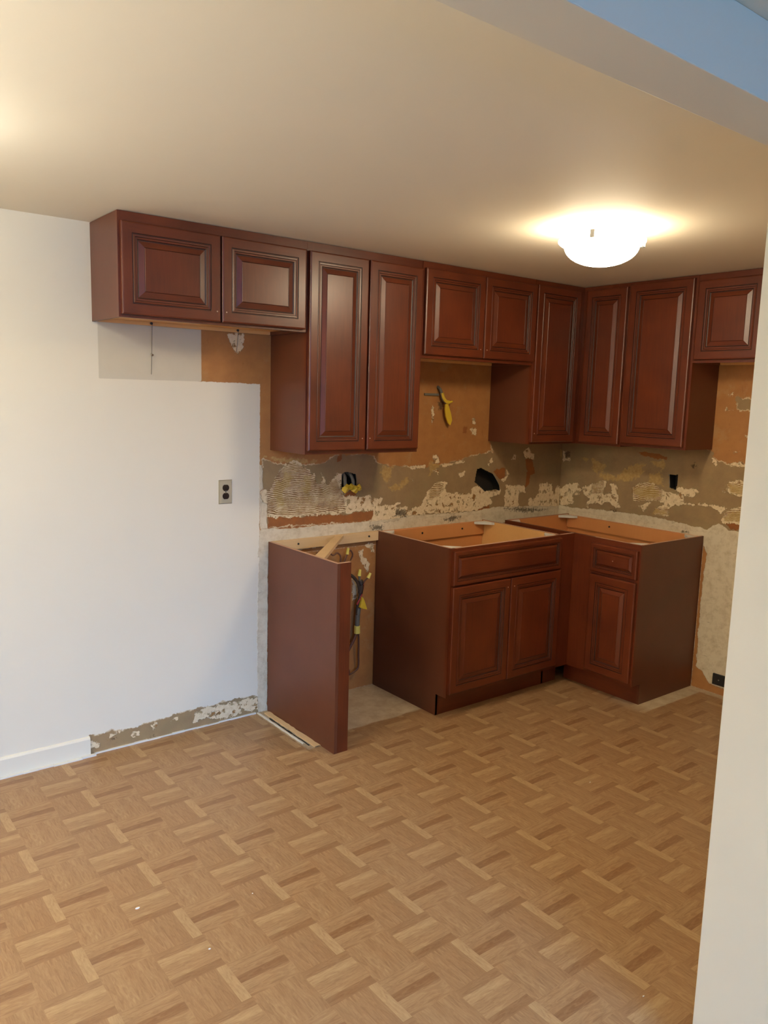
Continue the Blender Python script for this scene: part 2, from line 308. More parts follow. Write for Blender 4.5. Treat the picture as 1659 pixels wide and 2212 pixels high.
PA={'T':[[(-2.24,0.8),(-2.24,1.643),(-2.3,1.642),(-2.33,1.645),(-2.557,1.645),(-2.563,1.7),(-2.555,1.8),(-2.545,1.9),(-2.545,2.27),(0.1,2.27),(0.1,0.8)],[(-2.2,0.8),(-2.2,0.0),(-1.5,0.0),(-1.5,0.8)]],'N':[[(-3.0,1.643),(-3.0,1.95),(-2.54,1.95),(-2.54,1.645)]],'G':[[(-2.225,1.281),(-2.109,1.263),(-1.975,1.249),(-1.891,1.254),(-1.799,1.29),(-1.786,1.295),(-1.544,1.29),(-1.53,1.254),(-1.432,1.227),(-1.26,1.216),(-1.179,1.214),(-1.04,1.224),(-0.786,1.271),(-0.684,1.287),(-0.642,1.287),(-0.69,1.37),(0.1,1.37),(0.1,0.9),(-1.5,0.93),(-1.498,0.931),(-1.694,0.935),(-2.237,0.947)],[(-3.077,0.086),(-2.924,0.08),(-2.778,0.082),(-2.598,0.095),(-2.389,0.1),(-2.24,0.096),(-2.2,0.03),(-2.2,-0.02),(-3.085,-0.02)]],'M':[[(-2.235,1.125),(-2.204,1.143),(-2.187,1.122),(-2.16,1.181),(-2.126,1.229),(-2.098,1.253),(-2.046,1.276),(-1.987,1.239),(-1.951,1.223),(-1.926,1.196),(-1.913,1.155),(-1.889,1.153),(-1.884,1.205),(-1.865,1.183),(-1.845,1.141),(-1.79,1.201),(-1.758,1.192),(-1.76,1.121),(-1.73,1.072),(-1.658,1.073),(-1.578,1.074),(-1.555,1.076),(-1.557,1.046),(-1.478,1.055),(-1.494,0.992),(-1.562,0.991),(-1.721,0.98),(-1.886,0.992),(-2.066,0.984),(-2.198,0.998),(-2.193,1.063),(-2.226,1.075)],[(-1.5,0.993),(-1.501,1.012),(-1.396,1.014),(-1.395,0.991)],[(-1.531,1.012),(-1.359,1.015),(-1.411,0.99),(-1.359,0.994),(-1.306,0.998),(-1.313,0.956),(-1.215,0.992),(-1.163,1.052),(-1.154,1.073),(-1.091,1.123),(-0.996,1.119),(-1.024,1.102),(-1.012,1.066),(-0.953,1.048),(-0.813,1.041),(-0.805,1.07),(-0.775,1.083),(-0.722,1.073),(-0.669,1.048),(-0.562,1.05),(-0.571,1.02),(-0.645,1.009),(-0.632,0.97),(-0.765,0.933),(-0.986,0.934),(-1.231,0.944),(-1.561,0.906)],[(-0.52,1.079),(-0.42,1.07),(-0.352,1.071),(-0.337,1.023),(-0.394,1.018),(-0.387,0.932),(-0.522,0.948)],[(-0.201,1.072),(-0.131,1.08),(-0.081,1.066),(-0.063,1.0),(-0.03,1.047),(0.001,1.046),(0.013,0.906),(-0.295,0.926),(-0.3,0.989),(-0.264,0.971),(-0.208,1.008)],[(-1.123,1.283),(-1.095,1.292),(-1.089,1.261),(-1.068,1.228),(-1.125,1.23)],[(-1.123,1.191),(-1.091,1.204),(-1.08,1.172)],[(-0.68,1.228),(-0.65,1.249),(-0.638,1.223)],[(-0.685,1.221),(-0.669,1.216),(-0.673,1.19)],[(-0.477,1.237),(-0.452,1.271),(-0.438,1.236)],[(-0.92,1.166),(-0.871,1.175),(-0.88,1.154),(-0.904,1.147)],[(-0.38,1.281),(-0.326,1.311),(-0.276,1.263),(-0.273,1.232),(-0.355,1.25)],[(-0.555,1.111),(-0.519,1.132),(-0.516,1.17),(-0.5,1.177),(-0.501,1.116),(-0.538,1.102)],[(-1.29,1.152),(-1.272,1.155),(-1.266,1.131)],[(-0.868,1.124),(-0.843,1.127),(-0.843,1.116)],[(-1.359,1.227),(-1.288,1.218),(-1.18,1.225),(-1.188,1.208),(-1.288,1.207)],[(-1.058,1.221),(-0.982,1.229),(-0.875,1.244),(-0.874,1.23),(-0.982,1.219),(-1.039,1.21)],[(-2.412,1.866),(-2.327,1.872),(-2.334,1.798),(-2.356,1.778),(-2.391,1.808),(-2.405,1.838)],[(-1.145,1.56),(-1.131,1.546),(-1.132,1.477),(-1.145,1.45),(-1.152,1.505)],[(-0.841,1.421),(-0.786,1.428),(-0.793,1.384),(-0.824,1.392)],[(-0.83,1.486),(-0.81,1.493),(-0.797,1.45),(-0.823,1.457)],[(-2.59,0.089),(-2.427,0.091),(-2.245,0.082),(-2.245,0.022),(-2.313,0.02),(-2.332,0.042),(-2.337,0.016),(-2.445,0.011),(-2.519,0.037),(-2.59,0.037)],[(-3.006,0.052),(-2.986,0.075),(-2.932,0.082),(-2.979,0.053),(-2.987,0.043)],[(-2.905,0.038),(-2.888,0.059),(-2.86,0.056),(-2.853,0.033),(-2.893,0.031)],[(-2.803,0.063),(-2.786,0.076),(-2.766,0.07),(-2.774,0.047),(-2.795,0.04)],[(-2.715,0.084),(-2.672,0.081),(-2.668,0.064),(-2.707,0.069)],[(-3.074,0.057),(-3.033,0.046),(-3.034,0.014),(-3.075,0.033)],[(-1.674,0.627),(-1.632,0.603),(-1.637,0.515),(-1.671,0.507)],[(-1.637,0.778),(-1.607,0.781),(-1.598,0.743),(-1.558,0.695),(-1.572,0.652),(-1.612,0.701)],[(-1.592,0.799),(-1.539,0.812),(-1.529,0.755),(-1.553,0.77)]],'O':[[(-2.198,1.008),(-2.066,0.989),(-1.886,0.992),(-1.721,0.978),(-1.569,0.992),(-1.511,0.988),(-1.499,0.948),(-1.498,0.931),(-1.694,0.935),(-1.885,0.936),(-2.065,0.933),(-2.192,0.943)],[(-0.78,1.009),(-0.666,1.002),(-0.651,0.941),(-0.745,0.936)],[(-0.516,1.017),(-0.416,1.011),(-0.412,0.964),(-0.513,0.971)],[(-0.299,0.981),(-0.251,0.963),(-0.195,0.995),(-0.075,0.993),(-0.069,0.936),(-0.284,0.937)],[(-1.563,0.994),(-1.522,0.991),(-1.503,0.935),(-1.562,0.933)],[(-1.78,1.295),(-1.761,1.295),(-1.757,1.268),(-1.785,1.259)],[(-0.906,1.442),(-0.867,1.442),(-0.874,1.399),(-0.904,1.4)],[(-0.603,1.181),(-0.528,1.186),(-0.524,1.125),(-0.577,1.119),(-0.634,1.167)],[(-0.992,1.05),(-0.932,1.032),(-0.951,1.012)],[(-1.743,1.072),(-1.724,1.098),(-1.659,1.105),(-1.658,1.073),(-1.73,1.061)],[(-0.354,1.242),(-0.285,1.232),(-0.254,1.137),(-0.3,1.131),(-0.306,1.069),(-0.34,1.054),(-0.33,1.156)]],'Y':[[(-2.16,1.181),(-2.103,1.178),(-2.102,1.057),(-2.13,1.049),(-2.159,1.101)],[(-2.216,1.296),(-2.058,1.282),(-1.976,1.274),(-1.891,1.264),(-1.975,1.252),(-2.11,1.266)],[(-1.501,1.218),(-1.418,1.21),(-1.436,1.15),(-1.464,1.134),(-1.493,1.179)],[(-1.442,1.111),(-1.4,1.12),(-1.343,1.123),(-1.316,1.161),(-1.301,1.144),(-1.342,1.095),(-1.427,1.088)],[(-0.77,1.001),(-0.676,0.995),(-0.663,0.964),(-0.757,0.97)],[(-1.496,1.225),(-1.411,1.229),(-1.435,1.169),(-1.45,1.136),(-1.494,1.184)],[(-1.441,1.108),(-1.38,1.105),(-1.321,1.164),(-1.303,1.16),(-1.345,1.103),(-1.414,1.086)],[(-2.098,1.213),(-2.057,1.201),(-2.068,1.136),(-2.097,1.143)],[(-1.992,1.199),(-1.944,1.197),(-1.948,1.069),(-1.979,1.091)],[(-0.015,1.282),(0.047,1.288),(0.053,1.223),(0.004,1.217)],[(-1.154,1.255),(-1.077,1.218),(-1.149,1.164)]],'W':[[(-2.237,0.944),(-2.065,0.93),(-1.885,0.934),(-1.498,0.929),(-1.421,0.931),(-1.303,0.942),(-0.986,0.934),(-0.765,0.933),(-0.619,0.946),(-0.284,0.933),(0.006,0.915),(0.1,0.905),(0.1,0.84),(-1.5,0.84),(-2.25,0.8)],[(-2.239,0.911),(-2.192,0.901),(-2.19,0.8),(-2.19,0.0),(-2.245,-0.0),(-2.245,0.1),(-2.25,0.5)],[(-2.241,1.257),(-2.224,1.257),(-2.221,1.144),(-2.238,1.125),(-2.226,1.075),(-2.198,1.063),(-2.2,0.974),(-2.192,0.943),(-2.239,0.937)]],'R':[[(-2.199,1.143),(-2.16,1.181),(-2.126,1.229),(-2.052,1.266),(-1.987,1.239),(-1.926,1.196),(-1.877,1.153),(-1.789,1.165),(-1.763,1.121),(-1.736,1.056),(-1.728,1.002),(-1.886,0.997),(-2.066,0.994),(-2.198,1.013)],[(-1.145,1.08),(-1.091,1.119),(-1.034,1.11),(-1.068,1.04),(-1.143,1.023)]],'K':[[(-1.394,0.969),(-1.352,0.977),(-1.307,0.946),(-1.358,0.944)],[(-1.559,0.903),(-1.477,0.902),(-1.476,0.879),(-1.545,0.879)],[(-1.384,0.982),(-1.314,0.974),(-1.312,0.939),(-1.392,0.948)],[(-0.521,0.932),(-0.341,0.925),(-0.115,0.898),(-0.327,0.896)],[(-1.104,1.574),(-1.058,1.582),(-1.065,1.54),(-1.093,1.533)],[(-2.987,0.051),(-2.964,0.046),(-2.976,0.04)],[(-2.8,0.013),(-2.787,0.01),(-2.792,0.001)],[(-1.023,0.9),(-0.946,0.916),(-0.886,0.908),(-0.973,0.882)]]}
PB={'T':[[(0.1,2.27),(-3.0,2.27),(-3.0,0.0),(-1.04,0.0),(-1.04,0.87),(0.1,0.87)]],'G':[[(0.1,0.9),(0.1,1.4),(-0.95,1.4),(-1.052,1.341),(-1.054,1.319),(-1.174,1.278),(-1.216,1.303),(-1.254,1.292),(-1.6,1.24),(-1.6,0.9),(-1.08,0.9)],[(-1.157,1.649),(-1.253,1.64),(-1.256,1.574),(-1.159,1.585)]],'M':[[(0.001,1.025),(-0.051,1.066),(-0.126,1.087),(-0.183,1.045),(-0.154,1.007),(-0.112,0.994),(-0.127,0.943),(-0.007,0.919)],[(-0.182,1.054),(-0.263,1.088),(-0.342,1.122),(-0.363,1.116),(-0.349,1.038),(-0.458,1.042),(-0.454,0.975),(-0.404,0.986),(-0.363,0.989),(-0.345,0.962),(-0.252,0.967),(-0.234,0.931),(-0.213,0.936),(-0.24,0.992),(-0.196,1.012)],[(-0.394,1.102),(-0.443,1.099),(-0.439,1.04),(-0.409,1.037)],[(-0.549,1.102),(-0.656,1.145),(-0.758,1.108),(-0.837,1.094),(-0.888,1.092),(-0.901,1.047),(-0.836,1.016),(-0.794,0.995),(-0.815,0.958),(-0.709,0.952),(-0.715,0.984),(-0.774,1.024),(-0.702,1.039),(-0.566,1.014)],[(-0.835,1.117),(-0.876,1.137),(-0.894,1.123),(-0.975,1.14),(-0.994,1.112),(-0.956,1.084),(-0.906,1.086)],[(-0.893,1.046),(-1.118,1.059),(-1.165,1.05),(-1.122,1.015),(-1.072,1.046),(-0.902,1.039)],[(-1.126,1.141),(-1.166,1.197),(-1.21,1.209),(-1.253,1.191),(-1.255,1.127),(-1.188,1.126)],[(-1.144,1.025),(-1.195,1.054),(-1.249,1.076),(-1.282,1.08),(-1.292,0.98),(-1.135,0.961)],[(-0.404,0.986),(-0.462,0.993),(-0.474,0.97),(-0.445,0.958)],[(-0.002,1.282),(-0.035,1.284),(-0.038,1.241),(-0.083,1.227),(-0.018,1.213)],[(-1.047,1.318),(-1.078,1.313),(-1.074,1.276),(-1.053,1.289)],[(-1.099,1.67),(-1.136,1.677),(-1.137,1.659),(-1.107,1.659)],[(-1.13,1.581),(-1.149,1.581),(-1.145,1.574)],[(-1.077,1.576),(-1.106,1.587),(-1.107,1.58)],[(-1.174,1.357),(-1.206,1.37),(-1.204,1.352)],[(-1.221,1.449),(-1.239,1.45),(-1.236,1.44)],[(-1.127,1.295),(-1.216,1.303),(-1.255,1.285),(-1.204,1.28)],[(-1.214,1.331),(-1.229,1.329),(-1.222,1.321)],[(-0.614,0.996),(-0.649,1.016),(-0.685,1.021),(-0.644,0.967)]],'O':[[(-0.193,1.055),(-0.265,1.071),(-0.315,1.085),(-0.309,1.034),(-0.217,1.015)],[(-0.725,1.073),(-0.787,1.072),(-0.782,1.032)],[(-0.814,1.068),(-0.872,1.082),(-0.876,1.036),(-0.826,1.03)],[(-1.15,0.97),(-1.291,0.991),(-1.295,0.948),(-1.191,0.936)],[(-0.567,1.322),(-0.695,1.315),(-0.776,1.298),(-0.769,1.278),(-0.588,1.299)],[(-0.035,0.985),(-0.112,0.99),(-0.114,0.968),(-0.043,0.959)],[(-0.919,1.126),(-0.968,1.131),(-0.961,1.112)]],'Y':[[(-0.25,1.249),(-0.355,1.215),(-0.338,1.172),(-0.246,1.172)],[(-0.574,1.25),(-0.638,1.247),(-0.6,1.164),(-0.47,1.126),(-0.312,1.127),(-0.288,1.167),(-0.429,1.155)],[(-0.559,1.087),(-0.694,1.125),(-0.752,1.068),(-0.611,1.032)],[(-1.153,1.174),(-1.25,1.184),(-1.247,1.14),(-1.172,1.135)],[(-1.16,1.02),(-1.285,1.051),(-1.287,0.994),(-1.149,0.974)],[(-0.671,1.186),(-0.731,1.208),(-0.765,1.125),(-0.656,1.145)],[(-0.724,0.986),(-0.803,0.996),(-0.806,0.965),(-0.709,0.96)],[(-0.156,1.25),(-0.23,1.247),(-0.2,1.228)],[(-0.664,1.265),(-0.743,1.279),(-0.772,1.243),(-0.702,1.237)]],'W':[[(0.1,0.93),(-0.096,0.917),(-0.327,0.934),(-0.71,0.94),(-0.929,0.927),(-1.053,0.915),(-1.12,0.959),(-1.184,0.927),(-1.252,0.934),(-1.6,0.92),(-1.6,0.1),(-1.246,0.037),(-1.143,0.051),(-1.099,0.105),(-1.062,0.123),(-1.055,0.312),(-1.054,0.595),(-1.066,0.783),(-1.036,0.834),(-1.04,0.84),(0.1,0.84)]],'R':[[(-0.558,1.103),(-0.656,1.141),(-0.758,1.108),(-0.755,1.045),(-0.566,1.014)],[(-0.706,0.991),(-0.802,1.004),(-0.806,0.965),(-0.709,0.952)],[(-1.151,1.034),(-1.251,1.061),(-1.254,0.989),(-1.149,0.974)],[(-0.253,1.087),(-0.342,1.122),(-0.349,1.038),(-0.258,1.028)],[(-1.144,1.187),(-1.249,1.191),(-1.247,1.133),(-1.173,1.132)]],'K':[[(-0.932,1.257),(-0.946,1.28),(-0.956,1.259),(-0.94,1.25)],[(-0.024,1.275),(-0.068,1.278),(-0.06,1.242),(-0.032,1.24)],[(-0.903,0.886),(-0.944,0.891),(-0.941,0.881),(-0.908,0.879)],[(-0.407,0.944),(-0.446,0.949),(-0.437,0.936)]]}
HA=[[(-0.771,1.186),(-0.74,1.193),(-0.698,1.176),(-0.633,1.152),(-0.598,1.112),(-0.575,1.081),(-0.567,1.046),(-0.605,1.056),(-0.7,1.049),(-0.755,1.089),(-0.787,1.109),(-0.779,1.157)],[(-1.757,1.19),(-1.746,1.2),(-1.727,1.205),(-1.707,1.201),(-1.665,1.189),(-1.659,1.159),(-1.658,1.122),(-1.755,1.126)]]
HB=[[(-0.792,1.198),(-0.849,1.203),(-0.852,1.165),(-0.844,1.114),(-0.8,1.125)]]

PB['N'] = []
WM = wall_material('scarred_kitchen_wall'); PM = wall_material('cream_wall_paint', False)
M['paint'] = PM
g = .006
usA = np.concatenate([np.arange(-6.0, -3.15, .5), np.arange(-3.15, -2.30, g), np.arange(-2.30, -.50, .004), np.arange(-.5, .0001, g)]); usA[-1] = 0
zsA = np.concatenate([np.arange(0, .8, g), np.arange(.8, 1.34, .004), np.arange(1.34, 2.15, g), [2.2, HC]])
meA = surface_wall('wall_left', usA, zsA, PA, HA, lambda U, Z: (U, U*0, Z), WM)
usB = np.concatenate([np.arange(0, 1.55, .005), np.arange(1.6, 2.6, .2)])*-1
meB = surface_wall('wall_right', usB, zsA, PB, HB, lambda U, Z: (U*0, U, Z), WM)
wa = bpy.data.objects.new('wall_left', meA); C.objects.link(wa); struct(wa)
wb = bpy.data.objects.new('wall_right', meB); C.objects.link(wb); struct(wb)
# ragged thickness around each cut opening, and the void behind
def liner(name, hole, fn, depth=.07):
    b = MB()
    n = len(hole)
    c = np.mean(np.array(hole), 0)
    o = [tuple(c+(np.array(p)-c)*1.12) for p in hole]
    for i in range(n):
        p, q = o[i], o[(i+1) % n]; p0, q0 = o[i], o[(i+1) % n]
        b.face([fn(*p0, .0005), fn(*q0, .0005), fn(*q, .013), fn(*p, .013)], 'chip')
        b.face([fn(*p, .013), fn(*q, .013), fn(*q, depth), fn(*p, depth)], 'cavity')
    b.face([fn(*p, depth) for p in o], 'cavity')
    return b
for nm, hole, fn in (('trim_1', HA[0], lambda u, z, d: (u, d, z)), ('trim_2', HA[1], lambda u, z, d: (u, d, z)), ('trim_3', HB[0], lambda u, z, d: (d, u, z))):
    struct(liner(nm, hole, fn).build(nm))
# backing shell of the two walls
b = MB(); b.box(-6.1, .2, .11, .2, -.05, HC+.3, 'paint'); b.box(.11, .2, -6.7, .11, -.05, HC+.3, 'paint')
b.box(-6.0, .11, .02, .11, HC+.01, HC+.3, 'paint')
struct(b.build('wall_backing'))

# near partition, header, the living-room shell
b = MB(); b.box(-2.389, .0, -2.72, -2.477, 0, 2.138, 'paint'); struct(b.build('wall_partition', bevel=.002))
M['header'] = PM
b = MB(); b.box(-6.0, .0, -2.596, -2.477, 2.138, HC, 'paint'); struct(b.build('ceiling_header', bevel=.002))
ct = NT('ceiling_paint'); ct.bump(ct.noise(ct.obj(), 120, 3), .001, .15)
M['ceil'] = ct.out(ct.mix(ct.noise(ct.obj(), 2, 2), lin(232, 222, 204), lin(229, 219, 200)), .7, spec=.2)
b = MB(); b.box(-6.0, .0, -2.477, .0, HC, HC+.06, 'ceil'); struct(b.build('ceiling'))
b = MB(); b.box(-6.0, .0, -6.6, -2.477, HC, HC+.06, 'ceil'); struct(b.build('ceiling_living'))
b = MB(); b.box(-6.1, -6.0, -6.7, .11, 0, 2.6, 'paint'); struct(b.build('wall_west'))
b = MB()
b.box(-6.0, -4.75, -6.7, -6.6, 0, 2.45, 'paint'); b.box(-2.3, .11, -6.7, -6.6, 0, 2.45, 'paint')
b.box(-4.75, -2.3, -6.7, -6.6, 2.1, 2.45, 'paint'); b.box(-4.75, -2.3, -6.7, -6.6, 0, .35, 'paint')
struct(b.build('wall_south'))
b = MB()
for x in (-4.75, -3.55, -2.35): b.box(x, x+.05, -6.68, -6.62, .35, 2.1, 'trimwhite')
for z in (.35, 2.05): b.box(-4.70, -2.35, -6.68, -6.62, z, z+.05, 'trimwhite')
struct(b.build('window_1'))

# ------------------------------------------------------------------ floor
t = NT('parquet_vinyl'); o = t.obj()
sp = t.n('ShaderNodeSeparateXYZ'); t.put(sp.inputs[0], o); X, Y = sp.outputs[0], sp.outputs[1]
T = .3048
u = t.math('FRACT', t.math('DIVIDE', t.math('ADD', X, 3.335+T*20), T))
v = t.math('FRACT', t.math('DIVIDE', t.math('ADD', t.math('MULTIPLY', Y, -1), T*20), T))
u2_, v2_ = t.math('MULTIPLY', u, 2), t.math('MULTIPLY', v, 2)
ci, cj = t.math('FLOOR', u2_), t.math('FLOOR', v2_)
fu, fv = t.math('FRACT', u2_), t.math('FRACT', v2_)
horiz = t.math('ABSOLUTE', t.math('SUBTRACT', ci, cj))          # 1 = slats run along x
def sel(a, b_): return t.math('ADD', t.math('MULTIPLY', b_, horiz), t.math('MULTIPLY', a, t.math('SUBTRACT', 1, horiz)))
across = sel(fu, fv); along = sel(fv, fu)
sl = t.math('FLOOR', t.math('MULTIPLY', across, 5))
blk = t.math('ADD', ci, t.math('MULTIPLY', cj, 2))
k = t.math('DIVIDE', t.math('ADD', t.math('ADD', t.math('MULTIPLY', blk, 5), sl), .5), 20)
ramp = t.n('ShaderNodeValToRGB'); cr = ramp.color_ramp; cr.interpolation = 'CONSTANT'
# blocks in order: vertical, horizontal, horizontal, vertical (values 0 dark .. 1 light)
tones = [.50, .52, .46, .40, .84,   .56, .50, .10, .55, .50,   .36, .82, .52, .58, .24,   .50, .58, .46, .55, .44]
while len(cr.elements) < 20: cr.elements.new(.5)
for i, e in enumerate(cr.elements): e.position = i/20
for i, e in enumerate(cr.elements): e.color = (tones[i],)*3+(1,)
t.put(ramp.inputs[0], k)
cv = t.n('ShaderNodeCombineXYZ'); t.put(cv.inputs[0], t.math('MULTIPLY', along, 1.3)); t.put(cv.inputs[1], t.math('ADD', t.math('MULTIPLY', across, 7), t.math('MULTIPLY', sl, 2.37))); t.put(cv.inputs[2], t.math('MULTIPLY', blk, 3.1))
gr = t.noise(cv.outputs[0], 1.9, 5, .62, 1.6)
gr = t.rng(gr, .3, .7)
streak = t.rng(gr, .0, .38, 1., 0.)
# a little rise in tone at each slat edge
tone = t.math('ADD', ramp.outputs[0], t.math('MULTIPLY', t.math('SUBTRACT', gr, .5), .52))
ramp2 = t.n('ShaderNodeValToRGB'); c2 = ramp2.color_ramp
c2.elements[0].position = 0; c2.elements[0].color = (.21, .098, .038, 1)
c2.elements[1].position = 1; c2.elements[1].color = (.42, .275, .135, 1)
e = c2.elements.new(.5); e.color = (.305, .172, .079, 1)
t.put(ramp2.inputs[0], tone)
col = ramp2.outputs[0]
col = t.mix(t.math('MULTIPLY', streak, .22), col, (.22, .10, .04, 1))
# bare dusty slab where the vinyl stops (dishwasher bay, back edge)
def boxmask(x0, x1, y0, y1, amp, scl):
    n = t.math('MULTIPLY', t.math('SUBTRACT', t.noise(o, scl, 5, .7), .5), amp)
    a = t.math('MINIMUM', t.math('MINIMUM', t.math('SUBTRACT', X, x0), t.math('SUBTRACT', x1, X)), t.math('MINIMUM', t.math('SUBTRACT', Y, y0), t.math('SUBTRACT', y1, Y)))
    return t.rng(t.math('ADD', a, n), -.004, .004)
dust = t.mix(t.rng(t.noise(o, 9, 5, .7), .35, .65), (.52, .41, .27, 1), (.38, .28, .175, 1))
m1 = boxmask(-2.185, -1.50, -.43, .05, .05, 9); m2 = boxmask(-1.3, .05, -1.125, -.9, .05, 9); m2 = t.math('MULTIPLY', m2, t.rng(X, -.62, -.50)); m3 = boxmask(-2.26, -2.18, -.50, .05, .02, 30)
m4 = boxmask(-.05, .05, -1.3, .05, .05, 14)
mm = t.math('MAXIMUM', t.math('MAXIMUM', m1, m2), t.math('MAXIMUM', m3, m4))
col = t.mix(mm, col, dust)
haze = t.rng(t.noise(o, 1.7, 3), .35, .8, 0., .10)
col = t.mix(haze, col, (.42, .34, .25, 1))
t.bump(t.math('MULTIPLY', gr, t.math('SUBTRACT', 1, mm)), .0006, .15)
M['floor'] = t.out(col, t.rng(mm, 0, 1, .42, .9), spec=.45)
b = MB(); b.box(-6.0, .11, -6.7, .11, -.08, 0, 'floor'); struct(b.build('floor'))

# baseboard that is still in place, at the left of the torn strip
b = MB()
b.prism([(0, 0), (-.011, 0), (-.011, .076), (-.006, .084), (0, .086)], -6.0, -3.079, 0, 'paint')
struct(b.build('baseboard_left'))
b = MB()
rr = random.Random(3)
x = -6.0
while x < -2.26:
    x2 = min(x+.06, -2.26); h = .004+rr.random()*.004; d = .014+rr.random()*.006 if x < -3.08 else .006+rr.random()*.006
    b.box(x, x2, -d-(.011 if x < -3.08 else 0), -.0005-(.0115 if x < -3.08 else 0), 0.0, h, 'trimwhite'); x = x2
struct(b.build('trim_4'))
# dried adhesive and wood strips on the floor along the end panel
b = MB()
def ragstrip(b, x0, x1, y0, y1, h, m, n=16, jit=.004):
    rr = random.Random(int(abs(x0*1000)))
    ys = [y0+(y1-y0)*i/n for i in range(n+1)]
    L = [x0+(rr.random()-.5)*jit for _ in ys]; R = [x1+(rr.random()-.5)*jit for _ in ys]
    for i in range(n):
        a, c = ys[i], ys[i+1]; A = [(L[i], a), (R[i], a), (R[i+1], c), (L[i+1], c)]
        b.face([(p[0], p[1], h) for p in A], m)
        b.face([(L[i], a, 0), (L[i], a, h), (L[i+1], c, h), (L[i+1], c, 0)], m)
        b.face([(R[i], a, 0), (R[i], a, h), (R[i+1], c, h), (R[i+1], c, 0)], m)
ragstrip(b, -2.252, -2.244, -.005, -.44, .004, 'chip')
struct(b.build('trim_5', bevel=0))
b = MB(); ragstrip(b, -2.222, -2.194, -.03, -.50, .005, 'pine', 20, .006)
ragstrip(b, -2.236, -2.231, -.10, -.47, .003, 'cavity', 20, .004)
struct(b.build('trim_6'))

# ------------------------------------------------------------------ cabinet parts
RINGS = [(0, 0, 0), (0, .016, 0), (.002, .0185, 0), (.006, .020, 0), (.0405, .020, 0), (.042, .0172, 1), (.0445, .0172, 1), (.0465, .0195, 0),
         (.0525, .0188, 0), (.0545, .0160, 1), (.061, .0162, 0), (.0635, .0128, 1), (.067, .0118, 1), (.0885, .0182, 0), (.0900, .0166, 1), (.0915, .0182, 0)]
def door_mesh(x0, x1, z0, z1, y, s=1.0, xf=None):
    "raised-panel front: frame, bead moulding, bevel and field. y = plane it is mounted on, facing -y"
    b = MB(xf)
    def ring(t, d): return [(x0+t, y-d, z0+t), (x1-t, y-d, z0+t), (x1-t, y-d, z1-t), (x0+t, y-d, z1-t)]
    R = [(ring(t_*(s if t_ > .006 else 1), d), g_) for t_, d, g_ in RINGS]
    b.face(R[0][0][::-1], 'wood_v')
    for i in range(1, len(R)):
        a, c = R[i-1][0], R[i][0]; dark = R[i][1]
        for k_ in range(4):
            m = 'glaze' if dark else ('wood_h' if k_ % 2 == 0 else 'wood_v')
            b.face([a[k_], a[(k_+1) % 4], c[(k_+1) % 4], c[k_]], m)
    b.face(R[-1][0], 'wood_v' if s == 1.0 else 'wood_h')
    return b
def knob_hole(parent, x, z, y, xf=None):
    b = MB(xf); n = 10
    b.prism([(x+.0028*math.cos(6.283*i/n), z+.0028*math.sin(6.283*i/n)) for i in range(n)], y, y-.0012, 1, 'dot')
    o = b.build('knob_hole', parent); return o
def door(parent, x0, x1, z0, z1, y, hole=None, s=1.0, name='door', xf=None):
    o = door_mesh(x0, x1, z0, z1, y, s, xf).build(name, parent)
    if hole: knob_hole(o, hole[0], hole[1], y-.0199 if s == 1 and hole[2] else y-.0182, xf)
    return o
def wall_cabinet(name, label, loc, rz, w_, d, h, doors, st=(.038, .038), bottom_holes=()):
    "doors: (x0,x1,z0,z1,holex,holez) in cabinet coordinates; origin back bottom left"
    r = thing(name, label, 'cabinet', loc, rz, 'cherry wall cabinets')
    f = -(d-.019)
    for x0 in (0, w_-.012):
        b = MB(); b.box(x0, x0+.012, f, 0, 0, h, 'lam'); b.build('side_panel', r)
    b = MB(); b.box(.012, w_-.012, f, -.004, .016, .028, 'maple'); b.build('bottom_panel', r)
    b = MB(); b.box(.012, w_-.012, f, -.004, h-.014, h-.002, 'maple'); b.build('top_panel', r)
    b = MB(); b.box(.012, w_-.012, -.016, -.004, .0005, .0155, 'maple'); hr = b.build('hanging_rail', r)
    for x in bottom_holes:
        b = MB(); b.tube([(x, -.016, .010), (x, -.022, .009)], .0055, 'screw', 10); b.build('screw', hr)
    # face frame
    b = MB(); y1, y0 = f, -d
    b.box(0, st[0], y0, y1, 0, h, 'wood_v'); b.box(w_-st[1], w_, y0, y1, 0, h, 'wood_v')
    b.box(st[0], w_-st[1], y0, y1, 0, .038, 'wood_h'); b.box(st[0], w_-st[1], y0, y1, h-.045, h, 'wood_h')
    b.box(w_/2-.019, w_/2+.019, y0, y1, .038, h-.045, 'wood_v') if len(doors) > 1 else None
    b.build('face_frame', r)
    for q in doors:
        door(r, q[0], q[1], q[2], q[3], -d, (q[4], q[5], 1) if q[4] else None)
    return r
HT = HC-.002
UA, UB = .316, .265
# fridge cabinet
z0 = 1.8736; x0 = -3.022
wall_cabinet('wall_cabinet', 'short two-door cherry wall cabinet at the far left over the empty refrigerator space', (x0, 0, z0), 0, .838, UA, HT-z0,
    [(.008, .414, .011, .353, .398, .052), (.422, .825, .011, .353, .440, .052)], bottom_holes=(.245, .655))
z0 = 1.3284; x0 = -2.183
wall_cabinet('wall_cabinet', 'tallest two-door cherry wall cabinet, its narrow doors reaching from ceiling to torn backsplash', (x0, 0, z0), 0, .666, UA, HT-z0,
    [(.006, .327, .018, .897, .308, .072), (.337, .658, .018, .897, .353, .072)])
z0 = 1.797; x0 = -1.514
wall_cabinet('wall_cabinet', 'short two-door cherry wall cabinet above the yellow-taped wires in the middle', (x0, 0, z0), 0, .821, UA, HT-z0,
    [(.011, .419, .018, .435, .397, .062), (.424, .826-.006, .018, .435, .444, .062)])
